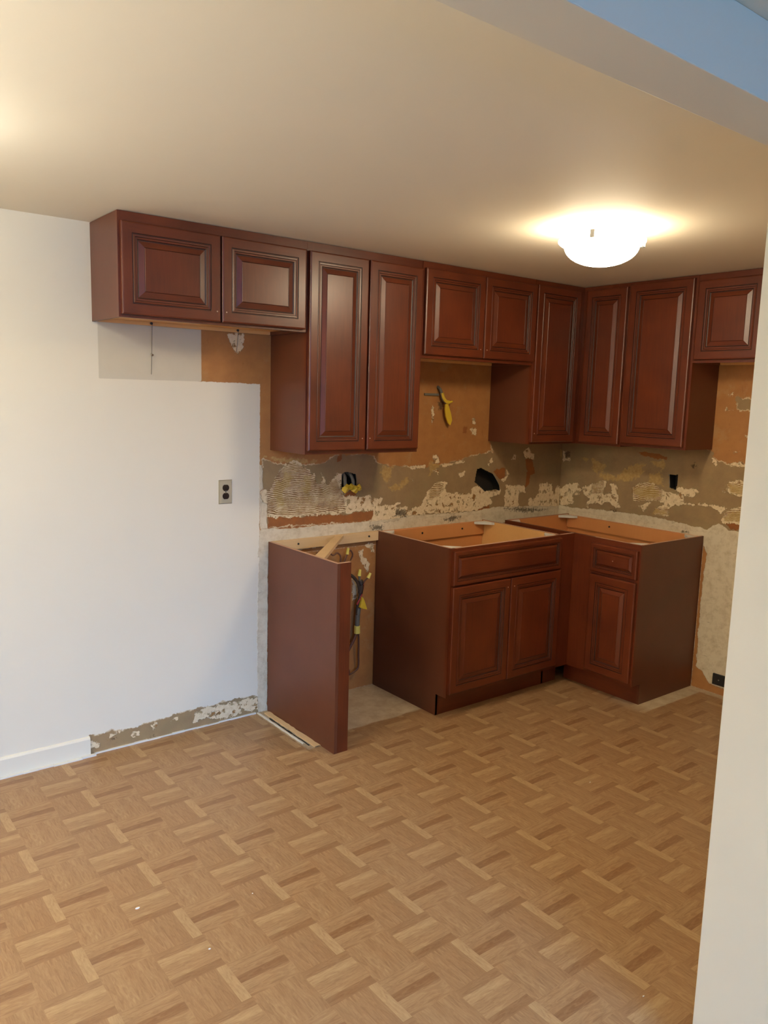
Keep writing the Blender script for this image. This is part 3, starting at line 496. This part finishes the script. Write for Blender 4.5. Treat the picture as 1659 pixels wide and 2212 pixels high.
# corner cabinet, L-shaped
r = thing('corner_cabinet', 'L-shaped cherry wall cabinet filling the inside corner, one door on each wall', 'cabinet', (0, 0, 1.354), 0)
h = HT-1.354; XL = -.690; YE = -.6345
b = MB(); b.box(XL, XL+.012, -UA+.019, 0, 0, h, 'lam'); b.build('side_panel', r)
b = MB(); b.box(-UB+.019, 0, YE, YE+.012, 0, h, 'lam'); b.build('side_panel', r)
b = MB(); b.prism([(XL+.012, -.004), (XL+.012, -UA+.019), (-UB+.019, -UA+.019), (-UB+.019, YE+.012), (-.004, YE+.012), (-.004, -.004)], .016, .028, 2, 'maple'); b.build('bottom_panel', r)
b = MB(); b.box(XL, XL+.034, -UA, -UA+.019, 0, h, 'wood_v'); b.box(-UB-.035, -UB, -UA, -UA+.019, 0, h, 'wood_v')
b.box(XL+.034, -UB-.035, -UA, -UA+.019, 0, .030, 'wood_h'); b.box(XL+.034, -UB-.035, -UA, -UA+.019, h-.035, h, 'wood_h')
b.box(-UB, -UB+.019, YE, YE+.034, 0, h, 'wood_v'); b.box(-UB, -UB+.019, -UA-.030, -UA, 0, h, 'wood_v')
b.box(-UB, -UB+.019, YE+.034, -UA-.030, 0, .030, 'wood_hy'); b.box(-UB, -UB+.019, YE+.034, -UA-.030, h-.035, h, 'wood_hy')
b.build('face_frame', r)
door(r, -.682, -.312, .012, .884, -UA, (-.662, .062, 1))
RB = Matrix.Rotation(-math.pi/2, 4, 'Z')
def rot_door(parent, ya, yb, z0_, z1_, xpl, hole=None, s=1.0, name='door'):
    "door on the wall_right side, in the parent's (unrotated) coordinates; ya nearer the corner"
    o = door_mesh(-ya, -yb, z0_, z1_, xpl, s, RB).build(name, parent)
    return o
rot_door(r, -.348, -.626, .012, .888, -UB)
z0 = 1.362
wall_cabinet('wall_cabinet', 'tall single-door cherry wall cabinet on the right wall, its dark side facing bare wall', (0, -.6355, z0), -math.pi/2, .407, UB, HT-z0,
    [(.008, .394, .014, .888, None, None)])
z0 = 1.818
wall_cabinet('wall_cabinet', 'short cherry wall cabinet at the right edge, partly hidden by the cream partition', (0, -1.0435, z0), -math.pi/2, .76, UB, HT-z0,
    [(.011, .362, .016, .414, None, None), (.368, .750, .016, .414, None, None)])

# ------------------------------------------------------------------ base cabinets
H = .876
def corner_braces(r, x0, x1, y0, y1, z):
    for (x, sx) in ((x0, 1), (x1, -1)):
        for (y, sy) in ((y0, 1), (y1, -1)):
            b = MB(); q = [(x, y), (x+sx*.085, y), (x+sx*.075, y+sy*.018), (x+sx*.018, y+sy*.075), (x, y+sy*.085)]
            if sx*sy < 0: q = q[::-1]
            b.prism(q, z-.014, z, 2, 'white_plastic'); b.build('corner_brace', r)
def hang_rail(r, x0, x1, y, z, screws, name='hanging_rail', m='ply'):
    b = MB(); b.box(x0, x1, y-.014, y, z-.075, z, m); hr = b.build(name, r)
    for x in screws:
        b = MB(); b.tube([(x, y-.014, z-.030), (x, y-.018, z-.030)], .0055, 'screw', 10); b.build('screw', hr)
DA, DB = .607, .590
X1, X2 = -1.520, -.700
r = thing('base_cabinet', 'open-topped cherry sink base cabinet with two doors standing under the big wall hole', 'cabinet', (X1, 0, 0), 0, 'open-topped cherry base cabinets')
W_ = X2-X1; fy = -DA+.019
for x in (0, W_-.014):
    b = MB()
    b.prism([(-.004, 0), (-DA+.076, 0), (-DA+.076, .114), (fy, .114), (fy, H), (-.004, H)], x, x+.014, 0, 'lam')
    # raw light edge on top
    b.box(x+.001, x+.013, fy, -.004, H, H+.0012, 'raw')
    if x > 0: pass
    b.build('side_panel', r)
b = MB(); b.box(.014, W_-.014, -.012, -.004, .10, H-.004, 'ply'); b.build('back_panel', r)
b = MB(); b.box(.014, .0165, fy, -.013, .13, H-.001, 'ply'); b.build('inner_lining', r)
b = MB(); b.box(W_-.0165, W_-.014, fy, -.013, .13, H-.001, 'maple'); b.build('inner_lining', r)
b = MB(); b.box(.014, W_-.014, fy, -.013, .114, .128, 'maple'); b.build('bottom_panel', r)
hang_rail(r, .018, W_-.018, -.0125, H-.006, (.31, .62))
b = MB(); b.box(.0, .03, -DA, fy, .114, H, 'wood_v'); b.box(W_-.045, W_, -DA, fy, .114, H, 'wood_v')
b.box(.03, W_-.045, -DA, fy, H-.035, H, 'wood_h', top='raw'); b.box(.03, W_-.045, -DA, fy, .114, .145, 'wood_h'); b.box(.03, W_-.045, -DA, fy, .667, .705, 'wood_h')
b.box(.39, .43, -DA, fy, .145, .667, 'wood_v'); b.box(.03, W_-.045, fy-.001, fy+.002, .70, .845, 'wood_h'); b.build('face_frame', r)
b = MB(); b.box(.001, W_-.001, -DA+.076, -DA+.088, 0, .114, 'wood_h'); b.build('toe_kick', r)
door(r, .007, .413, .135, .683, -DA, (.392, .640, 1)); door(r, .418, .812, .135, .683, -DA, (.440, .640, 1))
door(r, .007, .808, .692, .864, -DA, None, .52, 'drawer_front')
corner_braces(r, .017, W_-.017, fy, -.027, H-.002)
r = thing('filler_strip', 'narrow dark cherry filler board closing the gap between the two base cabinets', 'filler', (X2+.0005, 0, 0))
b = MB(); b.box(0, -DB-X2-.0016, -DA, -DA+.019, .114, H, 'wood_v', top='raw'); b.build('board', r)
b = MB(); b.box(0, -DB-X2-.0016, -DA+.076, -DA+.088, 0, .114, 'wood_v'); b.build('toe_kick', r)

YA, YB = -.077, -1.040
r = thing('base_cabinet', 'open-topped cherry blind-corner base cabinet with one door and one drawer by the right wall', 'cabinet', (0, YA, 0), -math.pi/2, 'open-topped cherry base cabinets')
W_ = YA-YB; fy = -DB+.019
for x in (0, W_-.014):
    b = MB(); b.prism([(-.004, 0), (-DB+.076, 0), (-DB+.076, .114), (fy, .114), (fy, H), (-.004, H)], x, x+.014, 0, 'lam')
    b.box(x+.001, x+.013, fy, -.004, H, H+.0012, 'raw'); b.build('side_panel', r)
b = MB(); b.box(.014, W_-.014, -.012, -.004, .10, H-.004, 'ply'); b.build('back_panel', r)
b = MB(); b.box(.014, .0165, fy, -.013, .13, H-.001, 'ply'); b.build('inner_lining', r)
b = MB(); b.box(W_-.0165, W_-.014, fy, -.013, .13, H-.001, 'maple'); b.build('inner_lining', r)
b = MB(); b.box(.014, W_-.014, fy, -.013, .114, .128, 'maple'); b.build('bottom_panel', r)
hang_rail(r, .018, W_-.018, -.0125, H-.006, (.35, .86))
b = MB(); b.box(0, .665, -DB, fy, .114, H, 'wood_v'); b.box(W_-.03, W_, -DB, fy, .114, H, 'wood_v')
b.box(.665, W_-.03, -DB, fy, H-.035, H, 'wood_h', top='raw'); b.box(.665, W_-.03, -DB, fy, .114, .15, 'wood_h'); b.box(.665, W_-.03, -DB, fy, .66, .70, 'wood_h'); b.build('face_frame', r)
b = MB(); b.box(.454, W_-.001, -DB+.076, -DB+.088, 0, .114, 'wood_h'); b.build('toe_kick', r)
dr = door(r, .660, .953, .692, .845, -DB, None, .52, 'drawer_front'); knob_hole(dr, .806, .768, -DB-.0182)
door(r, .664, .953, .133, .675, -DB, None)
corner_braces(r, .017, W_-.017, fy, -.027, H-.002)

# end panel of the dishwasher bay
XP = -2.1915
r = thing('end_panel', 'upright brown cherry end panel with a folded front return beside the dishwasher gap', 'panel', (XP, 0, 0))
b = MB(); b.box(0, .016, -DA, -.004, 0, H, 'lam', top='raw'); b.build('board', r)
b = MB(); b.box(.0165, .0735, -DA, -DA+.019, 0, H, 'wood_v', top='raw'); b.build('front_return', r)
# cleat and diagonal brace
tg = lambda o, *a: tag(o, *a)
b = MB(); b.box(-2.174, -1.521, -.022, -.003, .826, .876, 'pine')
r = thing('wall_cleat', 'pale pine cleat screwed level along the wall behind the end panel', 'board', (0, 0, 0))
o_ = b.build('board', r)
for x in (-2.03, -1.585):
    s_ = MB(); s_.tube([(x, -.022, .853), (x, -.0255, .853)], .005, 'screw', 10); s_.build('screw', r)
b = MB()
a0, a1 = Vector((-1.765, -.0225)), Vector((-2.174, -.275)); dd = (a1-a0).normalized(); nn = Vector((-dd.y, dd.x))
ww = .045
P_ = [(-1.753, -.0225), (-1.804, -.0225), (-2.174, -.40), (-2.174, -.475)]
b.prism([(p[0], p[1]) for p in P_], .857, .8755, 2, 'pine')
tag(b.build('diagonal_brace', bevel=.001), 'short pale pine brace running diagonally from the wall cleat to the end panel', 'board')

# ------------------------------------------------------------------ ceiling lights
t = NT('lit_glass'); em = t.n('ShaderNodeEmission'); em.inputs[0].default_value = DOME_COL; em.inputs[1].default_value = DOME_K
t.t.links.new(em.outputs[0], t.t.nodes['Material Output'].inputs[0]); M['glow'] = t.m
t = NT('lit_glass_dining'); em = t.n('ShaderNodeEmission'); em.inputs[0].default_value = DINE_COL; em.inputs[1].default_value = DOME_D
t.t.links.new(em.outputs[0], t.t.nodes['Material Output'].inputs[0]); M['glow_dining'] = t.m
def dome_light(label, x, y, m):
    r = thing('ceiling_light', label, 'lamp', (x, y, HC))
    b = MB(); b.lathe([(0, -.001), (.11, -.001), (.11, -.022), (0, -.022)], (0, 0, 0), 'white_plastic'); b.build('mounting_pan', r)
    prof = [(.156, -.040), (.165, -.044), (.165, -.052), (.156, -.060), (.142, -.066)]+[(.142*math.cos(a), -.066-.075*math.sin(a)) for a in [math.pi/2*i/10 for i in range(1, 11)]]
    prof[-1] = (0, -.141)
    b = MB(); b.lathe(prof, (0, 0, 0), m, 64); b.build('glass_shade', r, smooth=True)
    for a in (-2.70, -.60, 1.50):
        cx, cy = math.cos(a), math.sin(a)
        b = MB(Matrix.Rotation(a, 4, 'Z')); b.box(.11, .172, -.008, .008, -.036, -.034, 'steel'); b.box(.169, .172, -.008, .008, -.060, -.034, 'steel'); b.box(.152, .172, -.008, .008, -.063, -.060, 'steel')
        b.build('clip', r)
    return r
dome_light('lit white glass dome light on the ceiling near the corner cabinets', -1.50, -1.365, 'glow')
dome_light('lit glass dome light on the dining ceiling beyond the left edge', -3.93, -.98, 'glow_dining')

# added uplight outside the frame, shaped as a floor lamp, to brighten the ceiling
r = thing('added_uplight', 'added fill uplight shaped as a tall floor lamp, unseen beyond the left edge', 'lamp', (-5.45, -1.7, -.25))
b = MB(); b.lathe([(0, .25), (.13, .25), (.13, .27), (.02, .28), (.0, .28)], (0, 0, 0), 'steel', 24); b.build('base', r)
b = MB(); b.tube([(0, 0, .28), (0, 0, 1.62)], .012, 'steel', 12); b.build('pole', r)
b = MB(); b.lathe([(.02, 1.62), (.09, 1.65), (.15, 1.72), (.146, 1.72), (.088, 1.655), (0, 1.63)], (0, 0, 0), 'ivory', 32); b.build('bowl', r)
t = NT('added_uplight_bulb'); em = t.n('ShaderNodeEmission'); em.inputs[0].default_value = DINE_COL; em.inputs[1].default_value = FILL_UPLIGHT
t.t.links.new(em.outputs[0], t.t.nodes['Material Output'].inputs[0]); M['bulb'] = t.m
b = MB(); b.lathe([(0, 1.66), (.06, 1.67), (.06, 1.68), (0, 1.69)], (0, 0, 0), 'bulb', 24); b.build('bulb', r)
# ------------------------------------------------------------------ outlets
def stadium(cx, cz, w_, h_, n=18):
    pts = []
    for i in range(n):
        a = 2*math.pi*i/n; x = math.cos(a)*w_/2; z = math.sin(a)*w_/2
        pts.append((cx+x, cz+max(-h_/2, min(h_/2, z))))
    return pts
r = thing('wall_outlet', 'beige duplex outlet plate with brown sockets on the cream wall', 'outlet', (-2.4225, 0, 1.1355))
b = MB()
b.face([(-.0345, 0, -.057), (.0345, 0, -.057), (.0345, 0, .057), (-.0345, 0, .057)], 'ivory_edge')
q0 = [(-.0345, 0, -.057), (.0345, 0, -.057), (.0345, 0, .057), (-.0345, 0, .057)]; q1 = [(-.031, -.005, -.0535), (.031, -.005, -.0535), (.031, -.005, .0535), (-.031, -.005, .0535)]
for i in range(4): b.face([q0[i], q0[(i+1) % 4], q1[(i+1) % 4], q1[i]], 'ivory_edge')
b.face(q1, 'ivory'); b.build('cover_plate', r)
for z in (.0195, -.0195):
    b = MB(); b.prism(stadium(0, z, .034, .029), -.0052, -.0065, 1, 'brown_plastic'); s_ = b.build('socket', r)
    b = MB(); b.box(-.008, -.0062, -.0065, -.0072, z-.002, z+.006, 'black'); b.box(.0062, .008, -.0065, -.0072, z-.002, z+.006, 'black'); b.build('slot', s_)
b = MB(); b.tube([(0, -.0045, 0), (0, -.0066, 0)], .003, 'screw', 10); b.build('screw', r)
r = thing('wall_outlet', 'black outlet plate low on the right wall near the floor', 'outlet', (0, -1.21, .086), -math.pi/2)
b = MB(); b.box(-.040, .040, -.012, 0, -.031, .031, 'black'); b.build('cover_plate', r, bevel=.002)
b = MB(); b.tube([(-.002, -.012, 0), (-.002, -.0135, 0)], .0035, 'steel', 10); b.build('screw', r)

# ------------------------------------------------------------------ wires
def tape_flag(pts, th, m='yellow'):
    b = MB(); b.prism([(p[0], p[1]) for p in pts], -.020, -.020-th, 1, m); return b
r = thing('capped_wire', 'yellow-taped wire hanging out of the tan wall under the middle cabinet', 'wire', (0, 0, 0))
b = MB(); b.tube(spline([(-1.108, .03, 1.672), (-1.108, -.012, 1.655), (-1.100, -.022, 1.630), (-1.09, -.022, 1.60), (-1.065, -.026, 1.575)]), .009, 'cable_grey'); b.build('cable', r)
b = MB(); b.box(-1.212, -1.106, -.010, -.004, 1.614, 1.626, 'cable_grey'); b.build('metal_strap', r)
b = MB(); b.tube(spline([(-1.098, -.023, 1.63), (-1.088, -.024, 1.603), (-1.068, -.027, 1.582), (-1.045, -.03, 1.578)]), .011, 'yellow'); b.tube([(-1.062, -.03, 1.572), (-1.026, -.034, 1.584)], .0085, 'yellow', 8, .006); b.build('tape_wrap', r)
b = MB(); b.prism([(-1.074, 1.568), (-1.055, 1.570), (-1.030, 1.515), (-1.020, 1.478), (-1.032, 1.448), (-1.050, 1.462), (-1.070, 1.500), (-1.077, 1.540)], -.024, -.034, 1, 'yellow'); b.build('tape_tail', r, bevel=.002)
r = thing('box_cables', 'two grey cables with crumpled yellow tape coming out of the cut outlet hole', 'wire', (0, 0, 0))
for xa, xb in ((-1.737, -1.742), (-1.697, -1.692)):
    b = MB(); b.tube(spline([(xa, .05, 1.20), (xa, .004, 1.185), (xb, -.010, 1.16), (xb, -.016, 1.13)]), .0095, 'cable_grey'); b.build('cable', r)
rr = random.Random(5)
for px_, pz, s_ in ((-1.745, 1.118, .024), (-1.715, 1.128, .018), (-1.685, 1.116, .024), (-1.660, 1.120, .019)):
    b = MB(); n = 9
    ring = [(px_+s_*(.7+.5*rr.random())*math.cos(6.283*i/n), -.018-.014*rr.random(), pz+s_*(.7+.5*rr.random())*math.sin(6.283*i/n)) for i in range(n)]
    c1_, c2_ = (px_, -.042, pz+.004), (px_, -.012, pz)
    for i in range(n):
        b.face([ring[i], ring[(i+1) % n], c1_], 'yellow'); b.face([ring[(i+1) % n], ring[i], c2_], 'yellow')
    b.build('yellow_tape', r)
# dishwasher supply in the bay
r = thing('dishwasher_cable', 'dark cable with yellow tape and wire caps standing against the wall in the dishwasher gap', 'wire', (0, 0, 0))
def cab(name, pts, rad, m, parent=None, r1=None):
    b = MB(); b.tube(spline(pts), rad, m, 8, r1); return b.build(name, parent or r, smooth=True)
cab('cable', [(-1.760, -.03, .675), (-1.707, -.036, .654), (-1.672, -.04, .618), (-1.655, -.04, .575), (-1.652, -.04, .529), (-1.665, -.04, .478), (-1.664, -.04, .42), (-1.663, -.04, .366)], .0085, 'cable')
cab('red_wire', [(-1.628, -.04, .60), (-1.634, -.042, .57), (-1.648, -.044, .53), (-1.671, -.044, .49)], .005, 'red')
cab('conduit', [(-1.656, -.04, .47), (-1.662, -.04, .42), (-1.663, -.04, .36)], .0135, 'cable_grey')
cab('cable', [(-1.668, -.04, .335), (-1.676, -.038, .305), (-1.70, -.03, .255), (-1.725, -.02, .20)], .0085, 'cable_brown')
cab('cable', [(-1.655, -.04, .335), (-1.648, -.036, .29), (-1.643, -.03, .20), (-1.641, -.03, .149), (-1.650, -.03, .122), (-1.70, -.03, .101), (-1.704, -.03, .125), (-1.72, -.03, .128)], .0055, 'cable_brown')
cab('wire', [(-1.645, -.04, .60), (-1.656, -.042, .625), (-1.659, -.044, .65)], .006, 'cable_grey')
cab('wire', [(-1.635, -.04, .59), (-1.622, -.042, .614), (-1.600, -.044, .632)], .0045, 'cable_brown')
cab('junction', [(-1.650, -.04, .62), (-1.645, -.043, .60), (-1.646, -.042, .575), (-1.648, -.04, .55)], .014, 'cable')
for a_, b_ in (((-1.660, -.044, .648), (-1.657, -.046, .682)), ((-1.601, -.044, .628), (-1.586, -.046, .655)), ):
    bb = MB(); bb.tube([a_, b_], .010, 'ylw2', 8, .007); bb.build('wire_cap', r)
bb = MB(); bb.prism([(-1.645, .532), (-1.634, .515), (-1.612, .458), (-1.640, .466), (-1.662, .476)], -.046, -.062, 1, 'yellow'); bb.build('tape_flag', r, bevel=.002)
bb = MB(); bb.tube([(-1.664, -.041, .372), (-1.663, -.041, .330)], .0165, 'ylw2', 10); bb.build('tape_band', r)
r = thing('loose_wires', 'thin brown wires curling on the wall under the pine cleat', 'wire', (0, 0, 0))
cab('wire', [(-1.92, -.02, .79), (-1.89, -.03, .805), (-1.87, -.03, .782), (-1.855, -.03, .80), (-1.827, -.035, .775), (-1.80, -.035, .785), (-1.779, -.035, .767), (-1.778, -.035, .735)], .0045, 'cable_brown')
cab('wire', [(-1.75, -.03, .73), (-1.742, -.035, .758), (-1.733, -.035, .775), (-1.715, -.035, .79), (-1.70, -.035, .765), (-1.71, -.03, .735)], .0045, 'cable_brown')
bb = MB(); bb.tube([(-1.735, -.035, .772), (-1.731, -.037, .805)], .009, 'ylw2', 8, .007); bb.build('wire_cap', r)

# strings and screws under the refrigerator cabinet
for lab, x, zt, zb, zk in (('thin grey plumb string hanging from the left screw under the first cabinet', -2.776, 1.878, 1.668, 1.749),
                       ('short thin string hanging from the right screw under the first cabinet', -2.367, 1.878, 1.785, None)):
    r = thing('hanging_string', lab, 'string', (x, -.024, zt), 0)
    b = MB(); b.tube([(0, 0, .0), (.001, .010, (zb-zt)*.5), (0, .018, zb-zt)], 0.0013, 'string', 5); b.build('cord', r)
    if zk:
        b = MB(); b.tube([(.001, .018, zk-zt+.006), (.003, .008, zk-zt+.001)], .005, 'steel', 10); b.build('wall_anchor', r)
# crumbs of plaster on the floor
for i, (lab, x, y, s_) in enumerate((('white plaster chip lying on the parquet at the lower left', -3.295, -1.143, .007), ('tiny white plaster crumb right of the larger chip', -3.193, -1.441, .0045),
                 ('tiny plaster crumb at the lower right near the partition', -2.32, -2.298, .0035), ('pale crumb on the parquet in front of the end panel', -2.969, -1.284, .0032), ('lone pale crumb on the parquet under the ceiling light', -1.442, -1.442, .005))):
    rr = random.Random(i); b = MB(); n = 7
    pts = [(s_*(.6+.7*rr.random())*math.cos(6.283*k_/n), s_*(.35+.4*rr.random())*math.sin(6.283*k_/n)) for k_ in range(n)]
    top = [(p[0]*.7, p[1]*.7, s_*.45) for p in pts]
    b.face([(p[0], p[1], 0) for p in pts], 'chip'); b.face(top, 'chip')
    for k_ in range(n): b.face([(pts[k_][0], pts[k_][1], 0), (pts[(k_+1) % n][0], pts[(k_+1) % n][1], 0), top[(k_+1) % n], top[k_]], 'chip')
    o_ = b.build('plaster_chip'); o_.location = (x, y, 0); tag(o_, lab, 'debris', 'crumbs on the floor')
